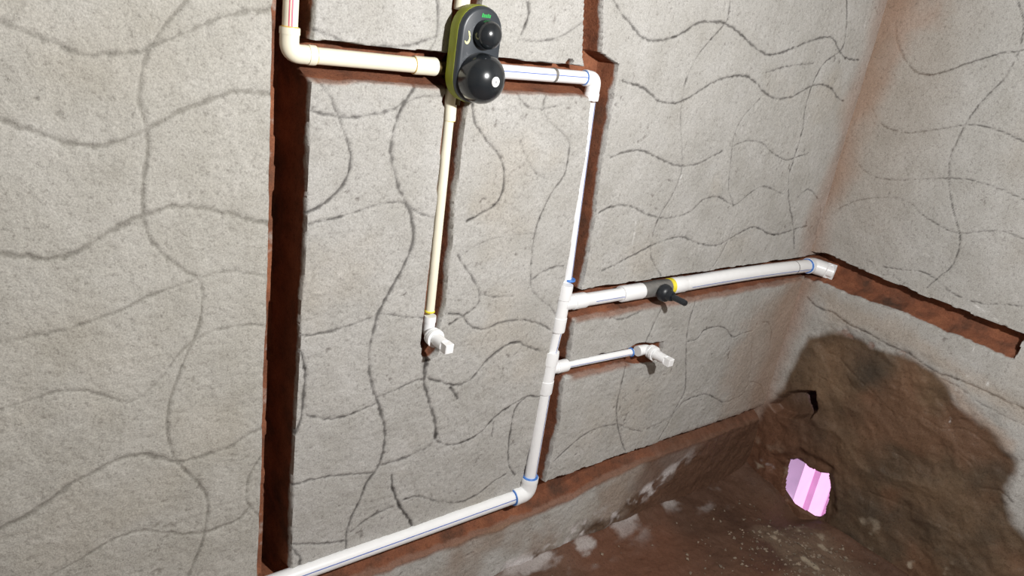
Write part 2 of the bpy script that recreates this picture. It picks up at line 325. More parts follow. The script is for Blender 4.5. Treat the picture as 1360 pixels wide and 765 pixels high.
def build_back_wall():
    h = 0.002
    xs, ox = axis_coords(-0.95, -0.02, 1.775, 1.775, h)
    zs, oz = axis_coords(-0.03, -0.03, H + 0.19, 2.42, h)
    A, B = np.meshgrid(xs, zs, indexing='ij')
    dep = 0.0022 * fbm(A, B, 0.22, 3, 3) + 0.0011 * fbm(A, B, 0.028, 9, 3) + 0.0007 * fbm(A, B, 0.007, 21, 2)
    j1 = 0.0016 * fbm(A, B, 0.05, 31, 3); j2 = 0.0018 * fbm(A, B, 0.04, 41, 3)
    j3 = 0.0026 * fbm(A, B, 0.05, 51, 3)
    def curve_x(px):       # x of a lip as a function of height
        q = np.array(sorted([W(*p)[::-1] for p in px])); return np.interp(B, q[:, 0], q[:, 1])
    def vgroove(lp, rp, zlo, zhi, depth, soft=0.0012, ja=j1, jb=j3, rs=0.009):
        s = np.minimum(np.minimum(A - curve_x(lp) - ja, B - zlo - j2), zhi - B)
        return depth * np.minimum(sstep(-soft, soft, s), sstep(0, rs, curve_x(rp) + jb - A))
    def hgroove(zb, zt, xlo, xhi, depth, soft=0.0012, bs=0.014):
        s = np.minimum(zt + j2 - B, np.minimum(A - xlo - j1, xhi + j1 - A))
        t_ = np.clip((B - zb - 1.4 * j3 + 0.002) / bs, 0, 1)
        return depth * np.minimum(sstep(-soft, soft, s), t_ ** 0.8)
    g = np.zeros_like(A)
    # left riser chase, with a broken lip on its left side
    lp = [(377,-160),(373,0),(371,100),(368,300),(362,450),(357,600),(352,765),(348,860)]; rp = [(430,-160),(419,0),(413,110),(407,300),(399,450),(391,600),(385,765),(381,860)]
    g = np.maximum(g, vgroove(lp, rp, H - 0.93, H + 0.5, 0.085, ja=j3, jb=j1))
    lpc = [(a - 9.5, b) for a, b in lp]
    s = np.minimum(A - curve_x(lpc), curve_x(rp) - A); s = np.where((B > H - 0.93), s, -1)
    g = np.maximum(g, 0.0115 * sstep(-0.001, 0.003, s + 0.0045 * fbm(A, B, 0.11, 77, 4)))
    # mixer level chase
    g = np.maximum(g, hgroove(H - 0.127, H - 0.083, 0.372, 0.90, 0.040))
    # spout chase
    lp = [(606,-160),(602,0),(593,130),(582,250),(573,340),(562,430),(559,455),(564,474)]; rp = [(660,-160),(641,0),(623,130),(607,250),(598,350),(590,415),(583,442),(574,470)]
    g = np.maximum(g, vgroove(lp, rp, W(568, 470)[1], H + 0.5, 0.036))
    # right riser chase
    lp = [(782,-160),(777,0),(775,75),(786,128),(779,202),(763,300),(752,368),(742,405),(733,450),(724,510),(713,560),(692,645)]
    rp = [(812,-160),(803,0),(800,70),(823,86),(815,130),(803,200),(790,300),(777,370),(764,425),(757,480),(749,510),(743,565),(724,640)]
    g = np.maximum(g, vgroove(lp, rp, H - 0.93, H + 0.5, 0.042))
    # stop valve chase, tap chase
    g = np.maximum(g, hgroove(H - 0.531, H - 0.473, 0.89, 1.80, 0.034))
    g = np.maximum(g, hgroove(H - 0.657, H - 0.622, 0.89, 1.135, 0.030))
    cav = poly_mask(A, B, [W(*p) for p in [(830,466),(845,458),(868,457),(880,455),(878,470),(868,482),(848,486),(832,482)]], 0.003, 0.004, 5)
    g = np.maximum(g, 0.022 * cav)
    # low chase for the supply pipe: lower lip drifts
    zb = np.interp(A, [-0.1, 0.69, 1.0, 1.12, 1.24, 1.8], [-0.972, -0.970, -0.967, -0.95, -0.938, -0.935]) + H
    jag = 0.0045 * fbm(A, B, 0.022, 55, 3)
    g = np.maximum(g, 0.031 * np.minimum(sstep(-0.0015, 0.0015, (H - 0.894) + jag - B), np.clip((B - zb - 3 * j3) / 0.020, 0, 1)))
    g += 0.022 * sstep(0.020, 0.012, (H - 0.894) + jag - B) * sstep(0, 0.002, (H - 0.894) + jag - B) * sstep(.92, .96, A)
    # knocked-out bits of the lips
    for (px, py, r, dd) in [(757,84,.007,.030),(702,640,.019,.03),(812,92,.010,.02),(760,372,.009,.03),(600,132,.012,.02),(570,466,.012,.02)]:
        x0, z0 = W(px, py); q = np.hypot(A - x0, B - z0) + 2.5 * j3
        g = np.maximum(g, dd * sstep(r + .002, r - .002, q))
    ing = sstep(0.002, 0.012, g)
    dep = dep * (1 - ing) + g + ing * (0.0030 * fbm(A, B, 0.04, 61, 3))
    # scribed lines
    nx = int(round((1.775 + 0.02) / h)) + 1; nz = int(round((H + 0.19 + 0.03) / h)) + 1
    F = np.zeros((nx, nz))
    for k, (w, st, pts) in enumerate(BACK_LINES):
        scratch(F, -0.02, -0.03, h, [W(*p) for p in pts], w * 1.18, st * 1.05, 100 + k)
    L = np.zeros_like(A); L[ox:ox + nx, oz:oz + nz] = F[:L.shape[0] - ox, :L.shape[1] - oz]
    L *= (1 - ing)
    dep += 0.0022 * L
    # colour
    col = np.empty(A.shape + (3,)); col[:] = PLASTER
    t = fbm(A, B, 0.35, 201, 3); col *= (1 + 0.09 * t)[..., None]
    blend(col, 0.45 * sstep(0.1, 0.6, fbm(A, B, 0.16, 211, 4)), (0.42, 0.385, 0.33))
    blend(col, 0.30 * sstep(0.0, 0.6, fbm(A, B, 0.05, 221, 4)), (0.50, 0.49, 0.47))
    pits = sstep(0.62, 0.85, fbm(A, B, 0.009, 231, 3) + 0.4 * fbm(A, B, 0.08, 233, 2)); blend(col, 0.6 * pits, (0.12, 0.105, 0.095))
    dep += 0.0012 * pits * (1 - ing)
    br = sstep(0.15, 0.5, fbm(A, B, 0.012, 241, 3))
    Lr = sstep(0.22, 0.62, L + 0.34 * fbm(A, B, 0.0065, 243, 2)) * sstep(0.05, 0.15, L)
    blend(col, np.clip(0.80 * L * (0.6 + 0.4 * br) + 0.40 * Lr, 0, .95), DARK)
    blend(col, 0.5 * sstep(0.38, 0.34, A), (0.44, 0.425, 0.375))
    # red dust near the lips under the chases
    for zb_, x0, x1, wd in [(H - .533, .94, 1.70, .012), (H - .659, .96, 1.17, .012), (H - .127, .40, .88, .006)]:
        m = sstep(wd, 0, zb_ - B + 2 * j3) * (B < zb_ + 0.018) * sstep(x0 - .01, x0 + .01, A) * sstep(x1 + .01, x1 - .01, A)
        blend(col, 0.75 * m, (0.25, 0.11, 0.062))
    m = sstep(-0.012, 0.0, B - zb - 3 * j3) * sstep(H - 0.890, H - 0.905, B); blend(col, 0.9 * m, (0.21, 0.095, 0.055))
    # red earth in the corner
    xc = np.interp(B, [H - .9, H - .55, H - .2, H + .2], [1.60, 1.63, 1.655, 1.655])
    m = sstep(-0.02, 0.05, A - xc + 0.03 * fbm(A, B, 0.12, 251, 3)); blend(col, 0.45 * m, TAN)
    m = poly_mask(A, B, [W(*p) for p in [(1040,380),(1100,372),(1090,450),(1050,530),(960,560),(965,480),(1000,420)]], 0.05, 0.03, 8); blend(col, 0.45 * m, (0.35, 0.245, 0.175))
    # below the low chase: stained render, lime, mud towards the floor
    lowm = sstep(0.004, -0.004, B - zb)
    st = sstep(-0.25, 0.45, fbm(A, B, 0.10, 261, 5)); blend(col, 0.55 * lowm * st, (0.25, 0.165, 0.11))
    edge = np.interp(A, [0.5, 0.95, 1.10, 1.22, 1.34, 1.8], [-0.01, 0.022, 0.040, 0.060, 0.10, 0.30])
    mud = sstep(0.018, -0.018, B - edge + 0.05 * fbm(A, B, 0.06, 271, 4)) * lowm
    blend(col, 0.95 * mud, MUD)
    red = sstep(1.18, 1.32, A + 0.05 * fbm(A, B, .05, 275, 3)) * lowm; blend(col, 0.8 * red, (0.135, 0.072, 0.047))
    lime = sstep(0.036, 0.010, np.abs(B - edge - 0.004 + 0.03 * fbm(A, B, 0.07, 281, 3))) * sstep(-0.22, 0.22, fbm(A, B, 0.030, 283, 5)) * lowm * sstep(1.5, 1.3, A) * sstep(.70, .85, A)
    blend(col, 0.95 * lime, WHITE)
    # white run marks
    F2 = np.zeros((nx, nz))
    for k, pts in enumerate([[(908,222),(898,255),(890,285),(884,320),(880,362)], [(845,290),(842,315),(838,338)], [(888,312),(880,340)]]):
        scratch(F2, -0.02, -0.03, h, [W(*p) for p in pts], .0024, .8, 500 + k)
    L2 = np.zeros_like(A); L2[ox:ox + nx, oz:oz + nz] = F2[:L.shape[0] - ox, :L.shape[1] - oz]
    blend(col, L2 * sstep(0.0, 0.5, fbm(A, B, 0.012, 291, 3)) * (1 - ing), (0.75, 0.75, 0.74))
    inch = sstep(1.15, 1.45, A + 0.08 * fbm(A, B, .08, 297, 3)) * sstep(H - 0.88, H - 0.90, B) * (1 - lowm)
    blend(col, 0.85 * inch, (0.150, 0.075, 0.047))
    wet = np.clip(0.9 * mud + 0.6 * red + 0.75 * inch, 0, 1)
    dep += mud * 0.004 * fbm(A, B, 0.03, 295, 4)
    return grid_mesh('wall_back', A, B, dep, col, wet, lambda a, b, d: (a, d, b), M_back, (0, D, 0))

def build_right_wall():
    h = 0.0025
    ys, oy = axis_coords(-1.30, 0.12, 0.975, 0.975, h)
    zs, oz = axis_coords(-0.03, -0.03, H + 0.27, 2.42, h)
    A, B = np.meshgrid(ys, zs, indexing='ij')
    dep = 0.0025 * fbm(A, B, 0.22, 303, 3) + 0.0012 * fbm(A, B, 0.03, 309, 3) + 0.0006 * fbm(A, B, 0.007, 321, 2)
    j3 = 0.0035 * fbm(A, B, 0.02, 351, 4)
    def cz(px):
        q = np.array(sorted([Rw(*p) for p in px])); return np.interp(A, q[:, 0], q[:, 1])
    # horizontal chase
    top = cz([(1040,330),(1100,338),(1150,362),(1250,402),(1355,443),(1400,462)]); bot = cz([(1045,366),(1085,373),(1130,392),(1200,416),(1250,438),(1300,458),(1340,474),(1400,500)])
    yend = Rw(1356, 456)[0]
    s = np.minimum(top + j3 - B, A - yend - 2 * j3)
    g = 0.042 * np.minimum(sstep(-0.0015, 0.0015, s), np.clip((B - bot - 1.6 * j3 + .003) / 0.018, 0, 1) ** .8)
    # bare rough masonry at the foot of the wall
    wetp = [Rw(*p) for p in [(1010,560),(1045,500),(1075,446),(1110,437),(1160,460),(1240,490),(1262,530),(1325,580),(1352,615),(1340,650),(1350,690),(1385,735),(1430,790)]] + [(0.05, 0.10), (0.05, -0.1), (1.0, -0.1), (1.0, 0.2)]
    wm = poly_mask(A, B, wetp, 0.012, 0.02, 330, 0.07)
    rough = poly_mask(A, B, wetp, 0.03, 0.03, 331, 0.05)
    g = g + rough * (0.004 + 0.016 * np.abs(fbm(A, B, 0.13, 341, 4)) + 0.0030 * fbm(A, B, 0.03, 345, 4))
    # holes right through the wall
    h1 = poly_mask(A, B, [Rw(*p) for p in [(1034,664),(1037,640),(1042,612),(1058,611),(1068,622),(1080,628),(1095,631),(1098,650),(1095,668),(1090,688),(1080,693),(1060,680)]], 0.0012, 0.003, 346, 0.012)
    r2 = poly_mask(A, B, [Rw(*p) for p in [(1022,538),(1042,523),(1062,520),(1080,521),(1083,545),(1072,556),(1050,556),(1030,548)]], 0.006, 0.004, 347, 0.02)
    h2 = poly_mask(A, B, [Rw(*p) for p in [(1061,527),(1066,522),(1080,522),(1080,543),(1072,550),(1066,540)]], 0.0012, 0.002, 348, 0.012)
    g = np.maximum(g, 0.035 * r2)
    r1 = poly_mask(A, B, [Rw(*p) for p in [(1015,640),(1025,605),(1060,600),(1102,622),(1106,680),(1090,700),(1050,690)]], 0.010, 0.006, 349, 0.03)
    g = g + 0.010 * r1
    hole = h1
    g = np.where(hole > 0.02, np.maximum(g, 0.024 * hole + g * (1 - hole)), g)
    g = np.maximum(g, 0.075 * h2)
    ing = sstep(0.002, 0.012, g)
    dep = dep * (1 - 0.6 * ing) + g + ing * 0.002 * fbm(A, B, 0.02, 361, 3) * (1 - hole)
    nx = int(round((0.975 - 0.12) / h)) + 1; nz = int(round((H + 0.27 + 0.03) / h)) + 1
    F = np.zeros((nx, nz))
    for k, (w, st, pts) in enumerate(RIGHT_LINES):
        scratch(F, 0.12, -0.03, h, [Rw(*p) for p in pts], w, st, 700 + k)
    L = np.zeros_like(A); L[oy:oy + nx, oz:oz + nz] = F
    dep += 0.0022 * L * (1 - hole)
    col = np.empty(A.shape + (3,)); col[:] = PLASTER * np.array([0.97, 0.97, 0.97])
    col *= (1 + 0.10 * fbm(A, B, 0.35, 401, 3))[..., None]
    blend(col, 0.40 * sstep(0.0, 0.6, fbm(A, B, 0.14, 411, 4)), (0.38, 0.34, 0.29))
    pits = sstep(0.66, 0.88, fbm(A, B, 0.009, 431, 3) + 0.35 * fbm(A, B, 0.08, 433, 2)); blend(col, 0.6 * pits, (0.14, 0.12, 0.11))
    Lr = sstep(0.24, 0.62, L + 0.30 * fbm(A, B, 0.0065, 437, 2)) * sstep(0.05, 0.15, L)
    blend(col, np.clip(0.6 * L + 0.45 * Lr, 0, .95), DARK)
    # red earth along the corner, tan wash beside it
    yc = np.interp(B, [H - .6, H - .3, H, H + .3], [0.885, 0.87, 0.845, 0.83])
    m = sstep(-0.035, 0.04, A - yc + 0.03 * fbm(A, B, 0.10, 441, 3)); blend(col, 0.75 * m, TAN)
    m = sstep(0.62, 0.86, A + 0.06 * fbm(A, B, 0.2, 443, 3)) * sstep(H - 0.65, H - 0.1, B); blend(col, 0.35 * m, (0.34, 0.26, 0.19))
    m = poly_mask(A, B, [Rw(*p) for p in [(1195,0),(1270,-10),(1240,40),(1200,60),(1170,110),(1170,60)]], 0.03, 0.03, 445); blend(col, 0.45 * m, (0.33, 0.21, 0.15))
    m = poly_mask(A, B, [Rw(*p) for p in [(1070,380),(1130,400),(1210,440),(1300,500),(1375,540),(1360,560),(1230,480),(1100,420)]], 0.02, 0.02, 447); blend(col, 0.35 * m, (0.38, 0.29, 0.21))
    m = poly_mask(A, B, [Rw(*p) for p in [(1225,490),(1255,500),(1300,545),(1350,590),(1345,605),(1290,570),(1265,530)]], 0.012, 0.012, 449, 0.03); blend(col, 0.55 * m, (0.42, 0.31, 0.24))
    # dirt in the end of the chase
    m = sstep(0.62, 0.50, A) * (g > 0.012) * (B > 0.4); blend(col, 0.6 * m, (0.16, 0.11, 0.07))
    # mud
    mv = fbm(A, B, 0.10, 451, 5)
    mc = np.stack([0.125 + 0.085 * mv, 0.086 + 0.050 * mv, 0.056 + 0.026 * mv], -1)
    mo = sstep(0.05, 0.45, fbm(A, B, 0.16, 457, 4))
    for k, c in enumerate((0.175, 0.092, 0.055)): mc[..., k] += (c - mc[..., k]) * 0.6 * mo
    redder = sstep(0.55, 0.85, A + 0.05 * mv) * sstep(0.36, 0.10, B)
    for k, c in enumerate((0.155, 0.070, 0.043)): mc[..., k] += (c - mc[..., k]) * 0.7 * redder
    for k in range(3): col[..., k] += (mc[..., k] - col[..., k]) * wm
    lime = sstep(0.35, 0.62, fbm(A, B, 0.035, 461, 5)) * sstep(0.16, 0.02, B) * wm; blend(col, 0.8 * lime, (0.42, 0.36, 0.28))
    lime = sstep(0.25, 0.55, fbm(A, B, 0.03, 467, 5)) * poly_mask(A, B, [Rw(*p) for p in [(985,600),(1020,600),(1040,690),(1010,700),(980,660)]], .02, .01, 3) ; blend(col, 0.7 * lime, (0.40, 0.36, 0.36))
    F2 = np.zeros((nx, nz))
    for k, pts in enumerate([[(1294,458),(1290,480),(1284,505)], [(1316,492),(1311,512)], [(1300,392),(1308,400)], [(1270,516),(1262,540),(1258,575)], [(1285,398),(1330,430)], [(1320,430),(1345,450)]]):
        scratch(F2, 0.12, -0.03, h, [Rw(*p) for p in pts], .0026, .8, 800 + k)
    L2 = np.zeros_like(A); L2[oy:oy + nx, oz:oz + nz] = F2
    blend(col, L2 * sstep(0.0, 0.4, fbm(A, B, 0.012, 491, 3)), (0.74, 0.74, 0.73))
    blend(col, 0.8 * h2, (0.26, 0.13, 0.20)); blend(col, 0.5 * r2 * sstep(-.2, .4, mv), (0.20, 0.15, 0.15))
    wet = np.clip(wm * 0.95, 0, 1)
    hq = (hole[:-1, :-1] > .97) & (hole[1:, :-1] > .97) & (hole[1:, 1:] > .97) & (hole[:-1, 1:] > .97)
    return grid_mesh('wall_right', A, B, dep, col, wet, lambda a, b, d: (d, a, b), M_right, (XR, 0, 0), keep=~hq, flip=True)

def build_floor():
    h = 0.0035
    xs, ox = axis_coords(-0.95, 0.55, 1.742, 1.742, h)
    ys, oy = axis_coords(-1.30, 0.10, 0.955, 0.955, h)
    A, B = np.meshgrid(xs, ys, indexing='ij')
    z = 0.010 * fbm(A, B, 0.22, 601, 4) + 0.005 * fbm(A, B, 0.05, 607, 4) + 0.0015 * fbm(A, B, 0.012, 609, 3)
    hy, hz = Rw(1066, 655)
    dip = np.exp(-(((A - XR) / .10) ** 2 + ((B - hy) / .055) ** 2))
    z = z * (1 - dip) - 0.026 * dip
    z += (0.022 * np.clip(1 - (D - B) / .11, 0, 1) ** 2 + 0.022 * np.clip(1 - (XR - A) / .10, 0, 1) ** 2) * (1 - dip)
    # spoil under the drain hole stays low
    gr = sstep(-0.1, 0.3, fbm(A, B, 0.16, 613, 3) + 0.5 - np.hypot((A - 1.58) / .22, (B - 0.50) / .25) * 0.9)
    z += gr * 0.004 * fbm(A, B, 0.018, 617, 4)
    mv = fbm(A, B, 0.14, 621, 5)
    col = np.stack([0.110 + 0.045 * mv, 0.060 + 0.024 * mv, 0.040 + 0.015 * mv], -1)
    m = sstep(-0.2, 0.5, fbm(A, B, 0.25, 631, 3)); blend(col, 0.6 * m, (0.15, 0.062, 0.036))
    blend(col, 0.55 * gr, (0.185, 0.135, 0.095))
    lime = sstep(0.30, 0.55, fbm(A, B, 0.03, 641, 5)) * gr; blend(col, 0.7 * lime, (0.42, 0.36, 0.27))
    near = sstep(.66, .8, A) * sstep(0.07, 0.0, D - B + 0.05 * fbm(A * .5, B, 0.07, 651, 4)) * sstep(-0.05, 0.35, fbm(A * .6, B, 0.035, 653, 5)) * sstep(1.62, 1.45, A)
    blend(col, 0.8 * near, (0.46, 0.43, 0.42))
    wet = np.clip(0.75 - 0.5 * gr - 0.5 * near, 0, 1)
    return grid_mesh('floor', A, B, z, col, wet, lambda a, b, d: (a, b, d), M_floor, (0, 0, 0))

wall_back = build_back_wall()
wall_right = build_right_wall()
floor = build_floor()

def box_mesh(name, lo, hi, mat):
    x0, y0, z0 = lo; x1, y1, z1 = hi
    v = [(x0,y0,z0),(x1,y0,z0),(x1,y1,z0),(x0,y1,z0),(x0,y0,z1),(x1,y0,z1),(x1,y1,z1),(x0,y1,z1)]
    f = [(0,3,2,1),(4,5,6,7),(0,1,5,4),(1,2,6,5),(2,3,7,6),(3,0,4,7)]
    me = bpy.data.meshes.new(name); me.from_pydata(v, [], f); me.materials.append(mat)
    o = bpy.data.objects.new(name, me); C.objects.link(o); o['kind'] = 'structure'; return o
box_mesh('wall_left', (-1.05, -1.35, -0.05), (-0.93, 1.0, 2.5), M_plain)
box_mesh('wall_front', (-1.05, -1.40, -0.05), (1.82, -1.28, 2.5), M_plain)
box_mesh('ceiling', (-1.05, -1.40, 2.40), (1.82, 1.0, 2.52), M_plain)
# pink neighbouring wall with stepped corners, seen through the drain hole
def pink_wall():
    sl = [Rw(px, 645)[0] / XR for px in (1060, 1076, 1085, 1105)]   # sight-line slopes fix where the steps stand
    PY = [2.00 * sl[0], 0]; PX = [PY[0] / sl[1], 0]; PY[1] = PX[0] * sl[2]; PX[1] = PY[1] / sl[3]
    plan = [(2.00, 1.9), (2.00, PY[0]), (PX[0], PY[0]), (PX[0], PY[1]), (PX[1], PY[1]), (PX[1], -1.6), (2.75, -1.6), (2.75, 2.0), (2.00, 2.0)]
    nn = len(plan); v = [(x, y, -1.2) for x, y in plan] + [(x, y, 2.2) for x, y in plan]
    f = [(i, (i + 1) % nn, (i + 1) % nn + nn, i + nn) for i in range(nn)]
    f += [tuple(range(nn))[::-1], tuple(range(nn, 2 * nn))]
    me = bpy.data.meshes.new('wall_outside'); me.from_pydata(v, [], f); me.materials.append(M_pink)
    o = bpy.data.objects.new('wall_outside', me); C.objects.link(o); o['kind'] = 'structure'; return o
pink_wall()
def hole_lining():
    poly = [Rw(*p) for p in [(1034,664),(1037,640),(1042,612),(1058,611),(1068,622),(1080,628),(1095,631),(1098,650),(1095,668),(1090,688),(1080,693),(1060,680)]]
    cy_ = sum(p[0] for p in poly) / len(poly); cz_ = sum(p[1] for p in poly) / len(poly); n_ = len(poly); V = []
    for dx, k, sy, sz in ((.020, 1.10, 0, 0), (.065, 1.45, .035, -.045), (.115, 1.8, .070, -.09)):
        V += [(dx, cy_ + sy + (y - cy_) * k, cz_ + sz + (z - cz_) * k) for y, z in poly]
    F = [(a * n_ + i, a * n_ + (i + 1) % n_, (a + 1) * n_ + (i + 1) % n_, (a + 1) * n_ + i) for a in (0, 1) for i in range(n_)]
    me = bpy.data.meshes.new('hole_lining'); me.from_pydata(V, [], F); me.materials.append(M_lining)
    o = bpy.data.objects.new('hole_lining', me); C.objects.link(o); o.parent = wall_right
hole_lining()

# ------------------------------------------------------------------ part builders
def thing(name, label, cat, loc, group=None):
    o = bpy.data.objects.new(name, None); C.objects.link(o); o.empty_display_size = 0.03
    o.location = loc; o['label'] = label; o['category'] = cat
    if group: o['group'] = group
    return o
def root_of(o):
    v = Vector(o.location)
    while o.parent: o = o.parent; v += Vector(o.location)
    return v
def part(name, verts, faces, mat, parent, smooth=35, label=None):
    off = root_of(parent)
    me = bpy.data.meshes.new(name); me.from_pydata([tuple(Vector(v) - off) for v in verts], [], faces)
    me.polygons.foreach_set('use_smooth', [True] * len(faces)); me.update()
    me.set_sharp_from_angle(angle=math.radians(smooth)); me.materials.append(mat)
    o = bpy.data.objects.new(name, me); C.objects.link(o); o.parent = parent
    if label: o['label'] = label
    return o
def sweep(path, radii, nseg=28, cap0=True, cap1=True, up=None):
    """tube along path with a radius per point (repeat a point to step the radius)"""
    path = [Vector(p) for p in path]; n = len(path)
    tang = []
    for i in range(n):
        a = i
        while a > 0 and (path[a] - path[i]).length < 1e-7: a -= 1
        b = i
        while b < n - 1 and (path[b] - path[i]).length < 1e-7: b += 1
        tang.append((path[b] - path[a]).normalized())
    ref = Vector(up) if up else (Vector((0, 0, 1)) if abs(tang[0].z) < 0.9 else Vector((0, -1, 0)))
    nrm = (ref - tang[0] * ref.dot(tang[0])).normalized()
    V = []; F = []
    for i in range(n):
        if i:
            nrm = nrm - tang[i] * nrm.dot(tang[i])
            nrm.normalize()
        bi = tang[i].cross(nrm)
        for k in range(nseg):
            t = 2 * math.pi * k / nseg
            V.append(path[i] + (nrm * math.cos(t) + bi * math.sin(t)) * radii[i])
    for i in range(n - 1):
        for k in range(nseg):
            a = i * nseg + k; b = i * nseg + (k + 1) % nseg
            F.append((a, b, b + nseg, a + nseg))
    if cap0: F.append(tuple(range(nseg))[::-1])
    if cap1: F.append(tuple((n - 1) * nseg + k for k in range(nseg)))
    return V, F
def merge(*vf):
    V = []; F = []
    for v, f in vf:
        o = len(V); V += list(v); F += [tuple(i + o for i in q) for q in f]
    return V, F
def pipe(parent, a, b, r, mat, bend=0.0):
    a = Vector(a); b = Vector(b); m = 10
    pts = [a.lerp(b, i / m) + Vector((0, 0, bend * math.sin(math.pi * i / m))) for i in range(m + 1)]
    return part('pipe', *sweep(pts, [r] * (m + 1)), mat, parent), pts
def stripe(parent, pts, r, side, width, mat, name='printed_line', t0=0.0, t1=1.0):
    """raised printed line along a pipe on the side facing `side`"""
    pts = [Vector(p) for p in pts]; d = (pts[-1] - pts[0]).normalized()
    s = Vector(side); s = (s - d * s.dot(d)).normalized(); c = d.cross(s)
    V = []; F = []; n = len(pts)
    ts = [t0 + (t1 - t0) * i / (n - 1) for i in range(n)]
    for t in ts:
        q = t * (n - 1); i = min(int(q), n - 2); p = pts[i].lerp(pts[i + 1], q - i)
        for k in range(-2, 3):
            a = k * width / (4 * r)
            V.append(p + (s * math.cos(a) + c * math.sin(a)) * (r + 0.0004))
    for i in range(n - 1):
        for k in range(4):
            a = i * 5 + k; F.append((a, a + 1, a + 6, a + 5))
    return part(name, V, F, mat, parent)
def ring(parent, at, d, r, length, mat, name='solvent_ring'):
    at = Vector(at); d = Vector(d).normalized(); h = d * length / 2
    return part(name, *sweep([at - h, at - h, at - h * .5, at + h * .5, at + h, at + h], [r * .93, r, r + .0007, r + .0007, r, r * .93], 28), mat, parent)
def elbow_path(c, d1, d2, l1, l2, rb):
    d1 = Vector(d1).normalized(); d2 = Vector(d2).normalized(); c = Vector(c)
    pts = [c + d1 * l1, c + d1 * (l1 * .5 + rb * .5)]
    n = 8
    for i in range(n + 1):
        t = i / n; pts.append(c + d1 * rb * (1 - t) ** 2 + d2 * rb * t ** 2)
    pts += [c + d2 * (l2 * .5 + rb * .5), c + d2 * l2]
    return pts
def elbow(parent, c, d1, d2, l1, l2, rs, rb, mat, name='elbow', body=0.94):
    pts = elbow_path(c, d1, d2, l1, l2, rb); n = len(pts)
    path = [pts[0], pts[0]] + [pts[0].lerp(pts[1], .25)] + [pts[1], pts[1]] + pts[2:-2] + [pts[-2], pts[-2]] + [pts[-1].lerp(pts[-2], .25)] + [pts[-1], pts[-1]]
    rad = [rs * .80, rs * .97] + [rs] + [rs, rs * body] + [rs * body] * (n - 4) + [rs * body, rs] + [rs] + [rs * .97, rs * .80]
    return part(name, *sweep(path, rad), mat, parent)
def coupling(parent, a, b, r, mat, name='coupling', ridge=True):
    a = Vector(a); b = Vector(b)
    L = lambda t: a.lerp(b, t)
    path = [L(0), L(0), L(.06), L(.5), L(.94), L(1), L(1)]
    return part(name, *sweep(path, [r * .78, r * .96, r, r * .985, r, r * .96, r * .78]), mat, parent)
def tee(parent, c, a, b, br, r, rbr, mat):
    """main run a-b through c, branch out to br"""
    a, b, br, c = map(Vector, (a, b, br, c))
    def run(p, q, rr):
        L = lambda t: p.lerp(q, t)
        return sweep([L(0), L(0), L(.04), L(.30), L(.31), L(.69), L(.70), L(.96), L(1), L(1)], [rr * .8, rr * .97, rr, rr, rr * .93, rr * .93, rr, rr, rr * .97, rr * .8])
    L = lambda t: c.lerp(br, t)
    brn = sweep([L(0), L(.45), L(.46), L(.96), L(1), L(1)], [rbr * .92, rbr * .92, rbr, rbr, rbr * .97, rbr * .8])
    return part('tee', *merge(run(a, b, r), brn), mat, parent)
def disc(parent, c, nrm, r, mat, name, thick=0.0006, seg=28):
    c = Vector(c); nrm = Vector(nrm).normalized()
    return part(name, *sweep([c, c + nrm * thick], [r, r], seg), mat, parent)

OUT = Vector((0, -1, 0)); RT = Vector((1, 0, 0)); UP = Vector((0, 0, 1))

# ------------------------------------------------------------------ cream hot water supply
HZ = H - 0.1005
t_ = thing('water_pipe', 'cream pipe with red lines dropping from the top and turning right to the mixer', 'pipe', (0.372, D + 0.02, HZ))
xv = W(383.5, 20, -.004)[0]; pv = -.004
cor = Vector((xv + .002, D - pv, HZ + .0005))
b_, pts = pipe(t_, cor + UP * .55, cor + UP * .02, .0092, M_cream)
stripe(b_, pts, .0092, (-.15, -1, 0), .0016, M_redline); stripe(b_, pts, .0092, (-.55, -1, 0), .0012, M_redline)
elbow(t_, cor, UP, RT, .030, .033, .0122, .014, M_cream)
x550 = W(549, 86, pv)[0]; x577 = W(578, 89, pv)[0]
b_, pts = pipe(t_, cor + RT * .02, (x550 + .01, D - pv, HZ - .001), .0104, M_cream)
ring(t_, cor + RT * .0335, RT, .0106, .0016, M_amber); ring(t_, cor + UP * .0305, UP, .0094, .0016, M_amber)
coupling(t_, (x550, D - pv, HZ - .001), (x577, D - pv, HZ - .001), .0124, M_cream)
ring(t_, (x550, D - pv, HZ - .001), RT, .0108, .0014, M_amber)

# ------------------------------------------------------------------ mixer valve
pf = 0.038
mx, mzt = W(640, 44, pf); mzb = W(634, 104, pf)[1]
mx = 0.5 * (mx + W(634, 104, pf)[0])
mr = 0.0345
mixer = thing('mixer_valve', 'black and lime green mixer valve with two domed caps set in the wall', 'valve', (mx, D, mzb))
def obround(rad, zt, zb, n=14):
    out = []
    for i in range(n + 1):
        a = math.pi * i / n; out.append((mx + rad * math.cos(a), zt + rad * math.sin(a)))
    for i in range(n + 1):
        a = math.pi + math.pi * i / n; out.append((mx + rad * math.cos(a), zb + rad * math.sin(a)))
    return out
def loft(profile):        # list of (p, radius)
    V = []; F = []; rings = []
    for p, rad in profile:
        o = obround(rad, mzt, mzb); rings.append(len(V)); V += [(x, D - p, z) for x, z in o]; n = len(o)
    for a in rings[:-1]:
        for k in range(n): F.append((a + k, a + (k + 1) % n, a + n + (k + 1) % n, a + n + k))
    F.append(tuple(range(n))[::-1]); F.append(tuple(rings[-1] + k for k in range(n)))
    F = [q[::-1] for q in F]
    return V, F
part('rubber_surround', *loft([(.0100, mr - .002), (.0125, mr), (.026, mr + .0006), (.0305, mr), (.0310, mr - .006)]), M_lime, mixer, 40, 'lime green rubber surround')
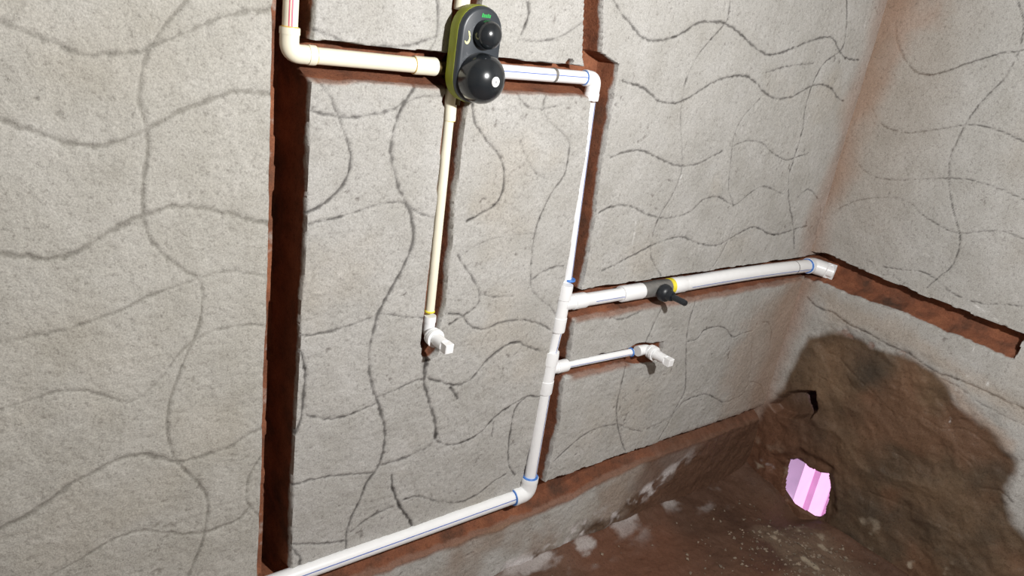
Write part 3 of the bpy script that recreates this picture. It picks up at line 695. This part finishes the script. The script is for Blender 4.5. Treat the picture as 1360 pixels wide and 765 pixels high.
part('cover_plate', *loft([(.0300, mr - .003), (.0305, mr - .0003), (.035, mr - .0008), (.0375, mr - .003), (.0383, mr - .0055)]), M_char, mixer, 40)
zc = mzb + .001
capr = .0335
prof = [(.036, capr * .985), (.040, capr), (.048, capr * .995)]
for i in range(1, 12):
    a = math.pi / 2 * i / 12; prof.append((.048 + .0275 * math.sin(a), capr * .995 * math.cos(a)))
prof.append((.0755, .0012))
cx0 = mx + .002
cap1 = part('mixer_cap', *sweep([(cx0, D - p, zc) for p, r in prof], [r for p, r in prof], 40, True, True), M_cap, mixer, 40, 'large glossy black dome')
zk = mzt - .001
prof = [(.036, .0185), (.044, .0185), (.050, .0183)]
for i in range(1, 10):
    a = math.pi / 2 * i / 10; prof.append((.050 + .0135 * math.sin(a), .0183 * math.cos(a)))
prof.append((.0635, .001))
part('diverter_cap', *sweep([(mx + .003, D - p, zk) for p, r in prof], [r for p, r in prof], 36), M_cap, mixer, 40, 'small black dome')
# sticker on the crown of the large dome, facing the outside
st_dir = Vector((0.10, -1, 0.02)).normalized(); cc = Vector((cx0, D - .048, zc))
stp = cc + st_dir * .0288
stk = part('sticker', *sweep([stp - st_dir * .004, stp - st_dir * .0012, stp - st_dir * .0006], [.0068, .0068, .0062], 28), M_sticker, mixer, 40, 'round white sticker')
disc(stk, stp - st_dir * .0007, st_dir, .0018, M_greyink, 'printed_dot', .0004)
for s in (-1, 1):      # dark slots in the dome above and below the sticker
    q = cc + (st_dir + Vector((0, 0, .33 * s))).normalized() * .0272
    disc(cap1, q, (q - cc), .0022, M_black, 'slot', .0012, 12)
# green lettering-like print above the small dome (too small to read) and the pale curved arrow
F_ = D - .0383
V = []; Fc = []; tx_, tz_ = W(645.5, 21, .0385)
for i in range(5):
    x0 = tx_ - .0065 + i * .0029; z0 = tz_ - .0024; hh = .0050 if i in (0, 3) else .0040
    k = len(V); V += [(x0, F_ - .0003, z0), (x0 + .0023, F_ - .0003, z0), (x0 + .0029, F_ - .0003, z0 + hh), (x0 + .0006, F_ - .0003, z0 + hh)]; Fc.append((k, k + 1, k + 2, k + 3))
part('printed_mark', V, Fc, M_green, mixer, label='small green printed word')
V = []; Fc = []
ax0, az0 = W(620.5, 51, .0385)
na = 10
for i in range(na + 1):
    a = math.radians(-150 + 215 * i / na); w = .0032 * math.sin(math.pi * min(i + .6, na) / (na + .9)) + .0003
    for rr in (.0052 + w / 2, .0052 - w / 2):
        V.append((ax0 + .75 * rr * math.cos(a), F_ - .0003, az0 + 1.1 * rr * math.sin(a)))
for i in range(na): Fc.append((2 * i, 2 * i + 1, 2 * i + 3, 2 * i + 2))
k = len(V); V += [(ax0 + .0005, F_ - .0003, az0 + .0100), (ax0 + .0026, F_ - .0003, az0 + .0092), (ax0 + .0050, F_ - .0003, az0 + .0040), (ax0 + .0024, F_ - .0003, az0 + .0036)]; Fc.append((k, k + 1, k + 2, k + 3))
part('arrow_mark', V, Fc, M_mark, mixer, label='pale yellow curved arrow')
# inlet and outlet ports behind the plate
part('valve_body', *sweep([(mx, D + .028, HZ - .002), (mx, D + .024, HZ - .002), (mx, D - .014, HZ - .002)], [.016, .021, .021]), M_brass, mixer)
part('inlet_port', *sweep([(mx - .052, D + .004, HZ - .002), (mx - .02, D + .004, HZ - .002)], [.0098, .0098]), M_brass, mixer)
part('inlet_port', *sweep([(mx + .02, D + .004, HZ - .002), (mx + .033, D + .004, HZ - .002)], [.0098, .0098]), M_brass, mixer)
part('outlet_port', *sweep([(mx - .003, D + .004, mzb - .025), (mx - .004, D + .004, mzb - .043)], [.0090, .0090]), M_brass, mixer)

# ------------------------------------------------------------------ cream riser above the mixer
xr = W(614, 2, -.004)[0]
t_ = thing('water_pipe', 'short stub of cream pipe rising above the green and black mixer valve', 'pipe', (xr, D + .004, mzt + .03))
pipe(t_, (xr, D + .004, mzt + .026), (xr, D + .004, H + .5), .0080, M_cream)
coupling(t_, (xr, D + .004, mzt + .024), (xr, D + .004, mzt + .056), .0108, M_cream)

# ------------------------------------------------------------------ cream spout drop
ps = -.004
a = P(599, 130, ps); b = P(570, 424, ps)
t_ = thing('water_pipe', 'thin cream pipe dropping from the mixer to a plugged white elbow', 'pipe', P(573, 445, ps))
coupling(t_, P(600, 118, ps), P(597, 160, ps), .0088, M_cream)
ring(t_, P(597, 160, ps), UP, .0078, .0016, M_amber)
pipe(t_, a, P(571, 412, ps), .0072, M_cream)
ring(t_, P(570.5, 413, ps), UP, .0078, .003, M_yellow, 'yellow_ring')
ec = P(573, 441, ps); ec.x = b.x + .001
el = elbow(t_, ec, UP, OUT, .030, .020, .0100, .009, M_white)
part('threaded_collar', *sweep([ec + OUT * q for q in (.012, .012, .0155, .0155, .018, .018, .024, .024)], [.009, .0145, .0148, .0130, .0130, .0152, .0150, .008]), M_white, t_)
def plug(label, at, dirv, l1, l2, r):
    at = Vector(at); dirv = Vector(dirv).normalized()
    q = thing('pipe_plug', label, 'plug', at)
    part('plug_body', *sweep([at + dirv * s for s in (0, l1 * .3, l1, l1)], [r, r, r * .95, r * .6]), M_white, q)
    s = r * 0.74; u_ = dirv.cross(UP).normalized(); w_ = u_.cross(dirv)
    V = []
    for d_, k in ((l1 - .002, .92), (l1 + .001, 1), (l2 - .0012, 1), (l2, .88)):
        for sx, sy in ((-1, -1), (1, -1), (1, 1), (-1, 1)): V.append(at + dirv * d_ + (u_ * sx + w_ * sy) * s * k)
    F = [(0, 1, 2, 3)]
    for i in range(3):
        for k in range(4): F.append((i * 4 + k, i * 4 + (k + 1) % 4, i * 4 + 4 + (k + 1) % 4, i * 4 + 4 + k))
    F.append((15, 14, 13, 12)); F = [f_[::-1] for f_ in F]
    part('square_head', V, F, M_white, q, 30)
    return q
plug('white plug with square head in the elbow below the cream drop pipe', ec + OUT * .0245, (0.02, -1, -.02), .024, .038, .0102)

# ------------------------------------------------------------------ white cold water pipework
t_ = thing('water_pipework', 'white pipework with blue lines running from mixer down the right chase to the bottom left', 'pipe', P(700, 655))
pc = -.006
xa = mx + .034; xe = W(776, 105, pc)[0]; ze = H - .0995
b_, pts = pipe(t_, (xa, D - pc, ze - .001), (xe + .004, D - pc, ze), .0104, M_white)
stripe(b_, pts, .0104, (0, -1, .18), .0013, M_blueline)
xt = W(735, 102, pc)[0]
part('mortar_smear', *sweep([(xt - .003, D - pc, ze), (xt - .003, D - pc, ze), (xt + .001, D - pc, ze), (xt + .0035, D - pc, ze)], [.0098, .0112, .0114, .0100], 14), M_tape, t_)
pd = -.016
cor = Vector((W(789, 106, pc)[0], D - pc, ze))
top_v = Vector((cor.x, D - pc, ze - .03))
low_v = P(756, 374, pd + .004)
xs_ = W(785.5, 202, pd)[0] - .0105
elbow(t_, cor, -RT, -UP, .022, .034, .0130, .012, M_white)
ring(t_, cor - RT * .0225, RT, .0108, .0018, M_blue)
_u = P(791, 150, pd); _l = P(761, 366, pd); _u.x -= .0165; _l.x -= .0150; _u.y = _l.y = D - pd
b_, pts = pipe(t_, _u + (_u - _l) * .06, _l + (_l - _u) * .03, .0098, M_white)
stripe(b_, pts, .0098, (.35, -1, 0), .0014, M_blueline)
ring(t_, low_v + UP * .004, UP, .0102, .004, M_blue)
# tee to the stop valve
pt = -.004
ta = P(755.5, 377, pt); tb = P(736, 440, pt); ta.x = tb.x = 0.5 * (ta.x + tb.x)
tc_ = Vector((ta.x, D - pt, W(765, 400, pt)[1])); br = P(776, 398, pt); br.z = tc_.z
tee(t_, tc_, ta, tb, br, .0140, .0150, M_white)
# short pipe, second tee
t2a = P(733, 466, pt); t2b = P(722, 521, pt); xm = 0.5 * (t2a.x + t2b.x); t2a.x = t2b.x = xm
b_, pts = pipe(t_, tb + UP * .01, t2a - UP * .005, .0104, M_white); stripe(b_, pts, .0104, (.15, -1, 0), .0012, M_blueline)
z2 = W(755, 484, pt)[1]; br2 = P(752, 485, pt); br2.z = z2
tee(t_, (xm, D - pt, z2), t2a, t2b, br2, .0152, .0124, M_white)
# down to the bottom elbow and away to the left
be = P(699, 654, .002); be.x = 0.5 * (be.x + xm)
b_, pts = pipe(t_, t2b + UP * .01, be + UP * .02, .0128, M_white); stripe(b_, pts, .0128, (.30, -1, 0), .0013, M_blueline)
elbow(t_, be, UP, -RT, .038, .036, .0180, .018, M_white, body=.97)
ring(t_, be + UP * .0387, UP, .0158, .003, M_blue); ring(t_, be - RT * .0367, RT, .0160, .0024, M_blue)
zl = W(480, 747, .002)[1]
b_, pts = pipe(t_, be - RT * .02, (-.30, D - .002, be.z - .003), .0134, M_white)
stripe(b_, pts, .0134, (0, -1, .32), .0016, M_blueline)
# branch to the stop valve
q0 = br - RT * .008; q1 = P(824, 391, pt); q1.z = br.z
b_, pts = pipe(t_, q0, q1 + RT * .006, .0126, M_white); stripe(b_, pts, .0126, (0, -1, -.05), .0012, M_blueline, t0=.25)
c1 = P(851, 389, pt); c1.z = br.z
coupling(t_, q1, c1, .0163, M_white)
# thin branch to the tap point
e3 = P(838, 467, .003); e3.z = z2
b_, pts = pipe(t_, br2 - RT * .006, e3 + RT * .004, .0074, M_white); stripe(b_, pts, .0074, (0, -1, -.1), .0011, M_blueline)
ring(t_, e3, RT, .0090, .003, M_blue)
tcn = P(857, 470, .003); tcn.z = z2 - .001
elbow(t_, tcn, -RT, OUT, .028, .020, .0112, .010, M_white)
part('threaded_collar', *sweep([tcn + OUT * q for q in (.010, .010, .0145, .0145, .018, .018, .024, .024)], [.010, .0146, .0150, .0130, .0130, .0154, .0150, .008]), M_white, t_)
plug('white plug with square head in the elbow below the stop valve', tcn + OUT * .0245, (0.06, -1, -.02), .028, .043, .0104)

# ------------------------------------------------------------------ stop valve
v0 = c1 + RT * .0002; v1 = P(888, 384, pt); v1.z = br.z; vm = v0.lerp(v1, .50)
vt = thing('stop_valve', 'grey metal stop valve with black spindle on the white pipe', 'valve', vm)
L = lambda t: v0.lerp(v1, t)
part('valve_body', *sweep([L(0), L(0), L(.1), L(.3), L(.5), L(.7), L(.9), L(1), L(1)], [.011, .0155, .0160, .0163, .0172, .0163, .0160, .0155, .011]), M_steel, vt, 40)
part('bonnet', *sweep([vm + OUT * q for q in (.0, .019, .019, .022)], [.0125, .0125, .0118, .0112]), M_steel, vt)
part('thread_tape', *sweep([L(.93), L(.94), L(1.06), L(1.07)], [.0150, .0168, .0168, .0150]), M_yellow, vt, label='yellow thread tape')
hd = part('spindle_cover', *sweep([vm + OUT * q for q in (.019, .020, .027, .033, .036, .044, .046, .046)], [.0165, .0178, .0178, .0160, .0115, .0100, .0092, .004]), M_black, vt, 40, 'ribbed black spindle cover')
part('spindle', *sweep([vm + OUT * q for q in (.044, .078, .080)], [.0062, .0060, .0050], 16), M_black, vt)

# ------------------------------------------------------------------ white pipe from the stop valve to the corner
t_ = thing('water_pipe', 'white pipe with blue line from the stop valve to an open elbow in the corner', 'pipe', v1)
c2 = P(906, 382, pt); c2.z = br.z
coupling(t_, v1 + RT * .004, c2, .0172, M_white)
pe = P(1072, 353, .008); pe.z = br.z + .001
b_, pts = pipe(t_, c2 - RT * .006, pe + RT * .01, .0158, M_white, bend=.003); stripe(b_, pts, .0158, (0, -1, -.22), .0014, M_blueline, t0=.04)
tq = pts[0].lerp(pts[-1], .86)
ring(t_, tq + UP * .001, RT, .0158, .002, M_tape, 'pencil_ring')
ring(t_, pe, RT, .0172, .005, M_blue)
# open 45 degree elbow turning towards the side chase
d2 = Vector((.55, -1, -.10)).normalized()
cc_ = pe + RT * .022
pp = elbow_path(cc_, -RT, d2, .020, .054, .012)
path = [pp[0], pp[0]] + pp[1:] + [pp[-1], pp[-1], pp[-1] - (pp[-1] - pp[-2]).normalized() * .028]
rad = [.012, .0193] + [.0193] * (len(pp) - 1) + [.0182, .0150, .0150]
part('elbow', *sweep(path, rad, 32), M_white, t_, label='open-ended white elbow')

# ------------------------------------------------------------------ gravel and mortar crumbs on the floor
def gravel():
    rng = random.Random(5); V = []; F = []
    base = [(1, 0, 0), (-1, 0, 0), (0, 1, 0), (0, -1, 0), (0, 0, 1), (0, 0, -1)]
    tri = [(0, 2, 4), (2, 1, 4), (1, 3, 4), (3, 0, 4), (2, 0, 5), (1, 2, 5), (3, 1, 5), (0, 3, 5)]
    for i in range(900):
        x = rng.gauss(1.52, .10); y = rng.gauss(.52, .13)
        if rng.random() < .2: x = rng.uniform(.8, 1.66); y = rng.uniform(.25, .86)
        if x > XR - .02 or y > D - .03: continue
        s = rng.choice([.0015, .002, .003, .004]) * rng.uniform(.7, 1.5)
        rot = Matrix.Rotation(rng.uniform(0, 6.28), 3, 'Z') @ Matrix.Rotation(rng.uniform(0, 1), 3, 'X')
        k = len(V); ii = int(np.clip(np.searchsorted(GX, x), 0, len(GX) - 1)); jj = int(np.clip(np.searchsorted(GY, y), 0, len(GY) - 1))
        z = GZ[ii, jj] + s * .25
        for b in base:
            v = rot @ Vector((b[0] * s * rng.uniform(.7, 1.3), b[1] * s * rng.uniform(.7, 1.3), b[2] * s * .7)); V.append((x + v.x, y + v.y, z + v.z))
        F += [tuple(q + k for q in t) for t in tri]
    me = bpy.data.meshes.new('gravel'); me.from_pydata(V, [], F); me.materials.append(M_gravel)
    o = bpy.data.objects.new('gravel', me); C.objects.link(o)
    o['kind'] = 'stuff'; o['label'] = 'loose gravel and mortar crumbs on the muddy floor'; o['category'] = 'gravel'
_co = np.empty(len(floor.data.vertices) * 3, np.float32); floor.data.vertices.foreach_get('co', _co); _co = _co.reshape(-1, 3)
GX = np.unique(_co[:, 0]); GY = np.unique(_co[:, 1]); GZ = _co[:, 2].reshape(len(GX), len(GY))
gravel()
